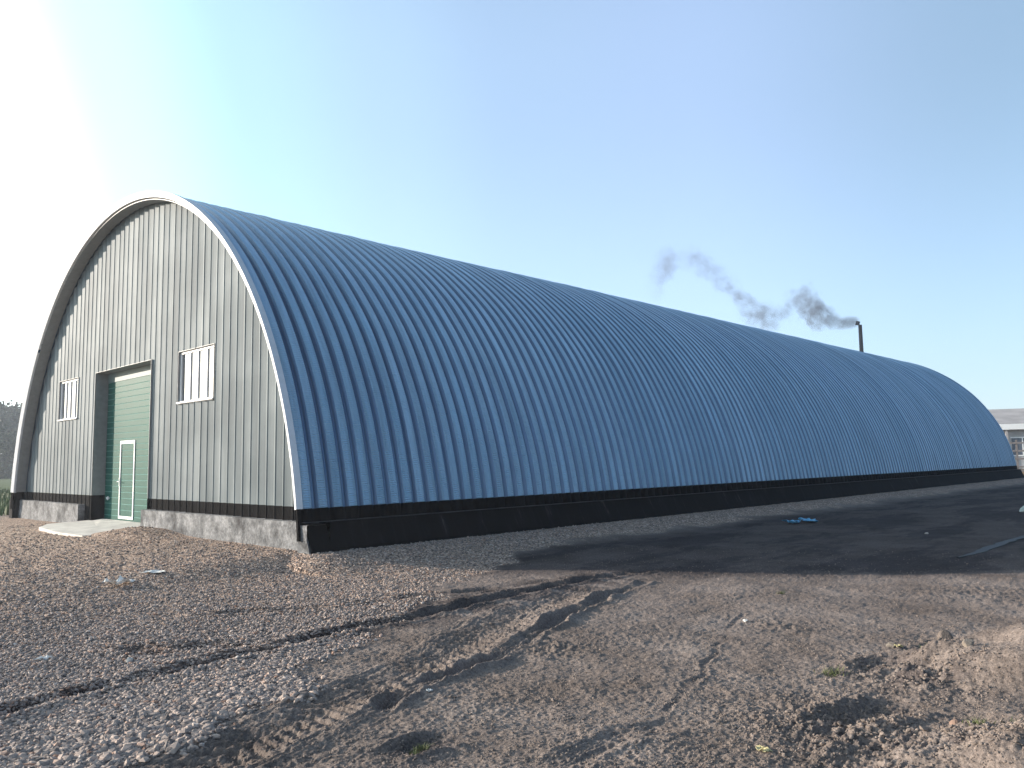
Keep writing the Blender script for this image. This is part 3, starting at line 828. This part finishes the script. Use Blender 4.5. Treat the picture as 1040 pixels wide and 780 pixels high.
# ------------------------------------------------------------------ far buildings on the right
def far_right():
    a = bearing(1000, 470, 95); d = Vector((.93, .36, 0)).normalized()    # facade runs to the right
    ang = math.atan2(d.y, d.x)
    root = empty('farm_shed', (a.x, a.y, -.3), 'long low farm shed with pale grey roof beyond the far end of the hangar', 'shed')
    root.rotation_euler.z = ang
    roofm = simple('weathered_roof', (.36, .34, .33), .8, noise=.2, nscale=.6)
    wall = simple('lime_wall', (.42, .42, .42), .9, noise=.15, nscale=1)
    glass = simple('shed_window', (.10, .12, .15), .2)
    MB().poly([(-14, -.9, 4.75), (34, -.9, 4.75), (34, 7, 6.6), (-14, 7, 6.6)]).poly([(-14, 7, 6.6), (34, 7, 6.6), (34, 15, 4.7), (-14, 15, 4.7)]).build('roof', roofm, root)
    MB().box(-14, 34, -.95, -.85, 4.15, 4.73).build('fascia', m_white, root)
    MB().box(-14, 34, 0, 14, -.5, 4.72).build('wall', wall, root)
    for k in range(15):
        x = -13 + k * 3.1
        w = MB().box(x, x + 1.9, -.03, .0, 1.6, 3.3).build('window', glass, root)
        MB().box(x - .08, x + 1.98, -.06, -.032, 3.3, 3.42).box(x - .08, x + 1.98, -.06, -.032, 1.48, 1.6).box(x + .9, x + 1., -.06, -.032, 1.6, 3.3).build('frame', m_white, w)
    for k in range(16):
        x = -13.6 + k * 3.1
        MB().box(x, x + .22, -.8, -.6, -.5, 4.7).build('post', roofm, root)
    # rail fence of a stock pen
    a2 = bearing(1020, 470, 72)
    fr = empty('rail_fence', (a2.x, a2.y, -.3), 'grey rail fence of a stock pen in front of the farm shed', 'fence')
    fr.rotation_euler.z = ang - .15
    fm = simple('grey_timber', (.16, .15, .15), .85, noise=.2)
    for k in range(14):
        MB().box(-8 + k * 2.2, -8 + k * 2.2 + .14, 0, .14, -.3, 2.6 + .2 * (k % 3)).build('post', fm, fr)
    for z in (.7, 1.3, 1.9, 2.5):
        MB().box(-8, 22, -.06, -.005, z, z + .12).build('rail', fm, fr)
    a3 = bearing(1036, 468, 66)
    hp = MB().poly([]) if False else None
    v = []; f = []
    for i in range(9):
        for k in range(16):
            t = k / 16 * 2 * math.pi; r = 3.6 * (1 - i / 8)
            rr = r * (1 + .12 * math.sin(3 * t + i))
            v.append((rr * math.cos(t) * 1.6, rr * math.sin(t), 1.1 * (i / 8) ** .9 + .06 * math.sin(5 * t + i)))
    for i in range(8):
        for k in range(16):
            f.append((i * 16 + k, i * 16 + (k + 1) % 16, (i + 1) * 16 + (k + 1) % 16, (i + 1) * 16 + k))
    o = mesh_obj('sand_pile', v, f, simple('orange_sand', (.50, .27, .10), .95, noise=.2), None, True)
    o.location = (a3.x + 3.5, a3.y + 1, -.35)
    tag(o, 'low heap of orange sand beside the far end of the hangar', 'sand pile')
far_right()

# ------------------------------------------------------------------ trees far left
bark = simple('bark', (.07, .055, .04), .9, noise=.3)
leafs = [simple('leaf_dark', (.045, .07, .03), .8, noise=.4, nscale=1.5), simple('leaf_mid', (.065, .09, .04), .8, noise=.4, nscale=1.5)]
def tree(loc, h, seed, label):
    rg = np.random.default_rng(seed)
    t = empty('deciduous_tree', loc, label, 'tree', 'trees beyond the left end of the hangar')
    mb = MB(); mb.tube([(0, 0, -.3), (.1, .1, h * .3), (0, .15, h * .7)], [h * .03, h * .022, h * .008], 8)
    tips = []
    for k in range(9):
        a = rg.random() * 6.28; z0 = h * (.2 + .5 * rg.random()); L = h * (.22 + .2 * rg.random())
        e = (math.cos(a) * L, math.sin(a) * L, z0 + L * (.4 + .5 * rg.random()))
        mb.tube([(0.05, .1, z0), (e[0] * .5, e[1] * .5, z0 + (e[2] - z0) * .6), e], [h * .012, h * .008, h * .003], 5); tips.append(e)
    mb.build('trunk', bark, t, True)
    cs = [np.array(e) for e in tips] + [np.array((rg.normal(0, h * .12), rg.normal(0, h * .12), h * (.45 + .45 * rg.random()))) for _ in range(16)] + [np.array((rg.normal(0, h * .3), rg.normal(0, h * .3), h * (.04 + .12 * rg.random()))) for _ in range(12)]
    cen = np.array(cs)[rg.integers(0, len(cs), 4200)] + rg.normal(0, h * .065, (4200, 3))
    cen[:, 2] = np.maximum(cen[:, 2], h * .0)
    s = (.12 + .13 * rg.random((4200, 1))) * h / 8
    u = rg.normal(0, 1, (4200, 3)); u /= np.linalg.norm(u, axis=1)[:, None]
    w = np.cross(u, rg.normal(0, 1, (4200, 3))); w /= np.linalg.norm(w, axis=1)[:, None]
    V = np.stack([cen - u * s, cen + w * s * .7, cen + u * s, cen - w * s * .7], 1).reshape(-1, 3)
    F = np.arange(4200 * 4).reshape(-1, 4)
    link('crown', np_mesh('crown', V, F, leafs[seed % 2]), t)
TREE_K = 2.0
TR = [(-26, 433, 74, 5.6, 'hazy low round tree at the left edge of the picture, nearest of the row'), (-6, 430, 98, 8.4, 'tall hazy tree leftmost against the white sky'),
      (5, 424, 92, 7.7, 'broad hazy tree second from the left beside the hangar edge'), (16, 424, 96, 8.0, 'hazy tree directly against the hangar left edge'),
      (28, 424, 101, 7.6, 'hazy tree mostly hidden behind the hangar left edge'), (-18, 425, 105, 8.9, 'hazy tree just outside the left edge of the picture'),
      (2, 452, 80, 4.2, 'low dark bushy tree under the taller trees'), (14, 455, 78, 3.8, 'small dark bushy tree close to the hangar edge')]
for i, (px, py, d, h, lb) in enumerate(TR):
    p = bearing(px, 480, d * TREE_K); tree((p.x, p.y, -.3), h * TREE_K * .93, 100 + i, lb)

# grass left of the hangar
def grass_patch(name, cnt, xr, yr, hh, mat, seed, cond=None):
    rg = np.random.default_rng(seed)
    x = rg.uniform(*xr, cnt); y = rg.uniform(*yr, cnt)
    z, _, _ = heights(x, y, False)
    h = hh * (.5 + rg.random(cnt)); a = rg.random(cnt) * 6.28; w = .012 + .01 * rg.random(cnt)
    if hh > .25: w = w * 2.2
    lx = rg.normal(0, .35, cnt) * h; ly = rg.normal(0, .35, cnt) * h
    b0 = np.stack([x - w * np.cos(a), y - w * np.sin(a), z - .02], 1); b1 = np.stack([x + w * np.cos(a), y + w * np.sin(a), z - .02], 1)
    t = np.stack([x + lx, y + ly, z + h], 1)
    V = np.stack([b0, b1, t], 1).reshape(-1, 3); F = np.arange(cnt * 3).reshape(-1, 3)
    return np_mesh(name, V, F, mat)
m_grass = simple('grass_blades', (.085, .125, .035), .7, noise=.4, nscale=3)
m_tuft = simple('dry_grass', (.085, .10, .035), .75, noise=.5, nscale=25)
go = link('grass', grass_patch('grass', 30000, (-46, -19.3), (-6, 16), .32, m_grass, 5))
tag(go, 'green meadow grass left of the hangar', 'grass', kind='stuff')

# ------------------------------------------------------------------ stones
def icos():
    p = (1 + 5 ** .5) / 2
    v = np.array([(-1, p, 0), (1, p, 0), (-1, -p, 0), (1, -p, 0), (0, -1, p), (0, 1, p), (0, -1, -p), (0, 1, -p), (p, 0, -1), (p, 0, 1), (-p, 0, -1), (-p, 0, 1)], float)
    v /= np.linalg.norm(v[0])
    f = np.array([(0, 11, 5), (0, 5, 1), (0, 1, 7), (0, 7, 10), (0, 10, 11), (1, 5, 9), (5, 11, 4), (11, 10, 2), (10, 7, 6), (7, 1, 8), (3, 9, 4), (3, 4, 2), (3, 2, 6), (3, 6, 8), (3, 8, 9), (4, 9, 5), (2, 4, 11), (6, 2, 10), (8, 6, 7), (9, 8, 1)])
    return v, f
def stones(name, x, y, size, tone, sink, mat, seed=1, smooth=False):
    rg = np.random.default_rng(seed); v0, f0 = icos(); k = len(x)
    z, _, _ = heights(x, y)
    var = 1 + rg.normal(0, .14, (k, 12, 1))
    sc = np.stack([1 + .35 * rg.random(k), .75 + .3 * rg.random(k), .5 + .3 * rg.random(k)], 1)[:, None, :] * size[:, None, None]
    q = rg.normal(0, 1, (k, 3)) * np.array([.35, .35, 3])
    P_ = v0[None] * var * sc
    def rot(P, a, i, j):
        c, s = np.cos(a)[:, None], np.sin(a)[:, None]
        A, B = P[:, :, i].copy(), P[:, :, j].copy(); P[:, :, i] = c * A - s * B; P[:, :, j] = s * A + c * B
    rot(P_, q[:, 0], 1, 2); rot(P_, q[:, 1], 0, 2); rot(P_, q[:, 2], 0, 1)
    P_ += np.stack([x, y, z + size * sink], 1)[:, None, :]
    F = (f0[None] + (np.arange(k) * 12)[:, None, None]).reshape(-1, 3)
    me = np_mesh(name, P_.reshape(-1, 3), F, mat, smooth)
    a = me.attributes.new('tone', 'FLOAT', 'POINT'); a.data.foreach_set('value', np.repeat(tone, 12).astype(np.float32))
    return link(name, me)

def scatter():
    rg = np.random.default_rng(11)
    n_ = 440000
    va = math.atan2(fw[1], fw[0])
    a = va + rg.uniform(-math.radians(6), math.radians(52), n_)
    u = rg.uniform(1 / 26., 1 / 3.3, n_); r = 1 / u      # denser near the viewer
    x = CAM[0] + r * np.cos(a); y = CAM[1] + r * np.sin(a)
    G = gravel_mask(x, y)
    keep = (rg.random(n_) < G ** 1.5) & ~((x < 0) & (x > -17.8) & (y > .1)) & ~((x > -11.7) & (x < -6.7) & (y > -1.3))
    for pts, hw, dep, berm, dp, tr in RUTS[:5]:
        d = seg_field(x, y, pts)[0]; keep &= (d > hw * .8 + .12 * rg.random(n_)) | (rg.random(n_) < .4)
    keep &= rg.random(n_) < np.clip(6.5 / r, .25, 1)
    x, y, r = x[keep], y[keep], r[keep]
    big = sstep(.5, -1.6, seg_field(x, y, GLINE)[0] * 0 + 0 * x) if False else np.exp(-(seg_field(x, y, GLINE)[0] / 1.1) ** 2) * sstep(9, 5, r)
    size = (.006 + .012 * rg.random(len(x)) ** 3) * (1 + 1.3 * big * rg.random(len(x))) + r * .0004
    o = stones('gravel', x, y, size, rg.beta(2, 1.9, len(x)), .35, ms)
    tag(o, 'crushed stone gravel spread over the yard in front of the gable', 'gravel', kind='stuff')
    print('gravel stones', len(x))
    # small clods and pebbles over the dirt
    n2 = 170000
    a = va + rg.uniform(-math.radians(37), math.radians(33), n2)
    u = rg.uniform(1 / 16., 1 / 3.3, n2); r = 1 / u
    x = CAM[0] + r * np.cos(a); y = CAM[1] + r * np.sin(a)
    G = gravel_mask(x, y)
    cl = sstep(-.1, .5, perlin(x * 1.9, y * 1.9, 61) + .4 * perlin(x * 6, y * 6, 62))
    hot = np.zeros(len(x))
    for q, w in ((ground_pt(860, 740), .5), (ground_pt(930, 690), .5), (ground_pt(1000, 655), .45), (ground_pt(1000, 770), .4)):
        hot = np.maximum(hot, np.exp(-((x - q[0]) ** 2 + (y - q[1]) ** 2) / w ** 2))
    keep = (G < .5) & (rg.random(n2) < .22 + .4 * cl + .5 * hot) & ~((x < .1))
    x, y, r, hot = x[keep], y[keep], r[keep], hot[keep]
    size = .003 + .006 * rg.random(len(x)) ** 3 + hot * .018 * rg.random(len(x)) ** 4 + .009 * (rg.random(len(x)) < .02) * rg.random(len(x))
    m_clod = simple('clod_mat', (.215, .175, .150), .95, spec=.1, noise=.3, nscale=9)
    o = stones('soil_clods', x, y, size, rg.random(len(x)), .25, m_clod, 2)
    tag(o, 'loose crumbs and clods of dry brown soil over the yard', 'soil', kind='stuff')
scatter()

# ------------------------------------------------------------------ puddle, debris, tufts
def blob(name, pts, z, mat, th=.004):
    v = [(x, y, z) for x, y in pts] + [(x, y, z - th) for x, y in pts]; k = len(pts)
    return mesh_obj(name, v, [tuple(range(k))] + [(i, i + k, (i + 1) % k + k, (i + 1) % k) for i in range(k)], mat)
wm, n, b = new_mat('water'); b.inputs['Base Color'].default_value = (.02, .022, .025, 1); b.inputs['Roughness'].default_value = .6; b.inputs['Specular IOR Level'].default_value = .35
def wet_sliver(pix, w):
    L = []; R_ = []
    pix = [(np.interp(t, range(len(pix)), [p[0] for p in pix]), np.interp(t, range(len(pix)), [p[1] for p in pix])) for t in np.linspace(0, len(pix) - 1, 24)]
    for i, p in enumerate(pix):
        q = np.array(ground_pt(*p)); k = math.sin(math.pi * min(1, (i + .3) / 12)) if i < 6 else 1
        ww = w * k * (1 + .8 * float(perlin(np.array([i * .8]), np.array([w * 50]), 95)[0]))
        dv = np.array([.25, 1.0]) / 1.03
        L.append(tuple(q + dv * ww)); R_.append(tuple(q - dv * ww * (.7 + .5 * random.random())))
    return L + R_[::-1]
water = blob('puddle_water', wet_sliver([(974, 567), (990, 563), (1010, 555), (1028, 549), (1060, 541), (1100, 536)], .34), gz(*ground_pt(1020, 558)) + .003, wm, .03)
tag(water, kind='structure')

def scrap(name, px, py, size, mat, label, cat, seed, group=None, flat=.25):
    rg = np.random.default_rng(seed)
    x, y = ground_pt(px, py); z = gz(x, y)
    v = []; f = []; k = 7
    for i in range(k):
        for j in range(k):
            u, w = i / (k - 1) - .5, j / (k - 1) - .5
            v.append((u * size * (1 + .3 * rg.normal()), w * size * .6 * (1 + .3 * rg.normal()), size * flat * (.35 + abs(math.sin(5 * u + seed) * math.cos(6 * w)) + .15 * rg.normal())))
    for i in range(k - 1):
        for j in range(k - 1):
            f.append((i * k + j, (i + 1) * k + j, (i + 1) * k + j + 1, i * k + j + 1))
    o = mesh_obj(name, v, f, mat)
    o.location = (x, y, z + size * flat * .15); o.rotation_euler.z = rg.random() * 3
    sm = o.modifiers.new('thick', 'SOLIDIFY'); sm.thickness = .003
    return tag(o, label, cat, group)
paper = simple('white_scrap', (.75, .74, .70), .7)
blue = simple('blue_film', (.12, .38, .60), .35)
yel = simple('yellow_scrap', (.48, .42, .22), .7)
scrap('plastic_scrap', 121, 599, .34, paper, 'crumpled white plastic scrap on the gravel in front of the gate', 'litter', 1)
scrap('plastic_scrap', 155, 590, .30, paper, 'flat pale strip of plastic lying behind the crumpled scrap on the gravel', 'litter', 2, flat=.08)
scrap('plastic_scrap', 45, 671, .09, paper, 'small white scrap on the gravel near the left edge', 'litter', 3)
scrap('blue_film', 806, 532, .45, blue, 'bright blue crumpled plastic film in the shade, left one of two', 'litter', 4, flat=.15)
scrap('blue_film', 821, 531, .5, blue, 'bright blue crumpled plastic film in the shade, right one of two', 'litter', 5, flat=.15)
scrap('paper_scrap', 775, 765, .07, yel, 'yellowed paper scrap at the bottom edge on brown soil', 'litter', 6)
scrap('paper_scrap', 436, 704, .05, paper, 'tiny white scrap beside the narrow rut in the middle', 'litter', 7)
scrap('paper_scrap', 757, 630, .06, paper, 'tiny white scrap beside the thin wheel line on the right', 'litter', 8)
scrap('paper_scrap', 940, 672, .07, paper, 'pale scrap among dark clods left of the soil heap', 'litter', 9)
scrap('paper_scrap', 913, 668, .06, yel, 'yellowish scrap among dark clods left of the soil heap', 'litter', 10)

def rock(px, py, size, col, label, seed, z=None):
    import bmesh
    bm = bmesh.new(); bmesh.ops.create_icosphere(bm, subdivisions=3, radius=1)
    rg = np.random.default_rng(seed)
    ks = [Vector(rg.normal(0, 1, 3)).normalized() for _ in range(9)]; ds = [.62 + .25 * rg.random() for _ in ks]
    for v in bm.verts:
        for k_, d_ in zip(ks, ds):
            q = v.co.dot(k_)
            if q > d_: v.co -= k_ * (q - d_)
        v.co = Vector((v.co.x * size * 1.1, v.co.y * size * .85, v.co.z * size * .7))
    me = bpy.data.meshes.new('rock'); bm.to_mesh(me); bm.free()
    me.materials.append(simple('rock_mat', col, .9, noise=.25, nscale=30, bump=.5, bscale=120))
    o = link('rock', me); x, y = ground_pt(px, py); o.location = (x, y, gz(x, y) + size * .3); o.rotation_euler = (.3 * rg.normal(), .3 * rg.normal(), rg.random() * 3)
    return tag(o, label, 'rock')
rock(972, 744, .05, (.22, .145, .11), 'reddish brown stone beside the grass tuft at the lower right', 1)
rock(905, 659, .045, (.15, .13, .11), 'grey brown lump of stone in the clods below the shadow edge', 2)
rock(962, 676, .07, (.15, .12, .10), 'rounded clod of earth left of a pale flat slab', 3)
rock(986, 686, .055, (.20, .17, .14), 'pale flat faced stone half buried at the foot of the soil heap', 4)
rock(1044, 522, .2, (.45, .50, .46), 'pale block lying in shade at the right edge', 5)
rock(941, 541, .04, (.40, .36, .33), 'small pale stone alone in the shaded yard', 6)
rock(202, 737, .045, (.28, .24, .22), 'greyish pink cobble, largest in the lower left gravel', 7)
rock(132, 672, .04, (.5, .47, .42), 'whitish cobble at the near edge of the dark rut', 8)

def tuft(px, py, cnt, h, spread, label, seed):
    rg = np.random.default_rng(seed); x0, y0 = ground_pt(px, py)
    x = x0 + rg.normal(0, spread, cnt); y = y0 + rg.normal(0, spread, cnt); z, _, _ = heights(x, y)
    V = []; F = []
    for i in range(cnt):
        a = rg.random() * 6.28; hh = h * (.4 + .8 * rg.random()); w = .0022 + .002 * rg.random(); lx, ly = rg.normal(0, .5, 2) * hh
        b_ = len(V)
        for s, q in ((0, 1), (.5, .8), (1, .1)):
            cx_, cy_, cz_ = x[i] + lx * s * s, y[i] + ly * s * s, z[i] - .005 + hh * s * (1 - .25 * s)
            V += [(cx_ - w * q * math.cos(a), cy_ - w * q * math.sin(a), cz_), (cx_ + w * q * math.cos(a), cy_ + w * q * math.sin(a), cz_)]
        F += [(b_, b_ + 1, b_ + 3, b_ + 2), (b_ + 2, b_ + 3, b_ + 5, b_ + 4)]
    V = np.array(V); V[:, 0] -= x0; V[:, 1] -= y0
    o = mesh_obj('grass_tuft', V, F, m_tuft); o.location = (x0, y0, 0)
    return tag(o, label, 'grass tuft', 'grass tufts in the bare soil')
tuft(846, 686, 110, .07, .05, 'green grass tuft in front of the dark clods, right of centre', 1)
tuft(996, 757, 90, .06, .035, 'bright grass tuft beside the reddish stone at the lower right', 2)
tuft(1036, 756, 90, .06, .035, 'grass tuft cut by the right edge of the picture', 3)
tuft(793, 603, 40, .06, .018, 'small sprig of grass just below the shadow edge', 4)
tuft(940, 672, 50, .05, .02, 'sparse grass tuft on clods left of the soil heap', 5)
tuft(425, 765, 110, .055, .03, 'thin grass growing in the dark dip at the bottom edge', 6)

# ------------------------------------------------------------------ the air
hm = bpy.data.materials.new('haze_air'); hm.use_nodes = True
n = hm.node_tree; n.nodes.clear()
o_ = n.nodes.new('ShaderNodeOutputMaterial'); pv = n.nodes.new('ShaderNodeVolumePrincipled')
pv.inputs['Color'].default_value = (.80, .88, 1.0, 1); pv.inputs['Density'].default_value = .0009; pv.inputs['Anisotropy'].default_value = .3
n.links.new(pv.outputs[0], o_.inputs['Volume'])
hz = MB().box(-320, 320, -320, 320, -3.0, 36).build('haze', hm)
tag(hz, kind='stuff')
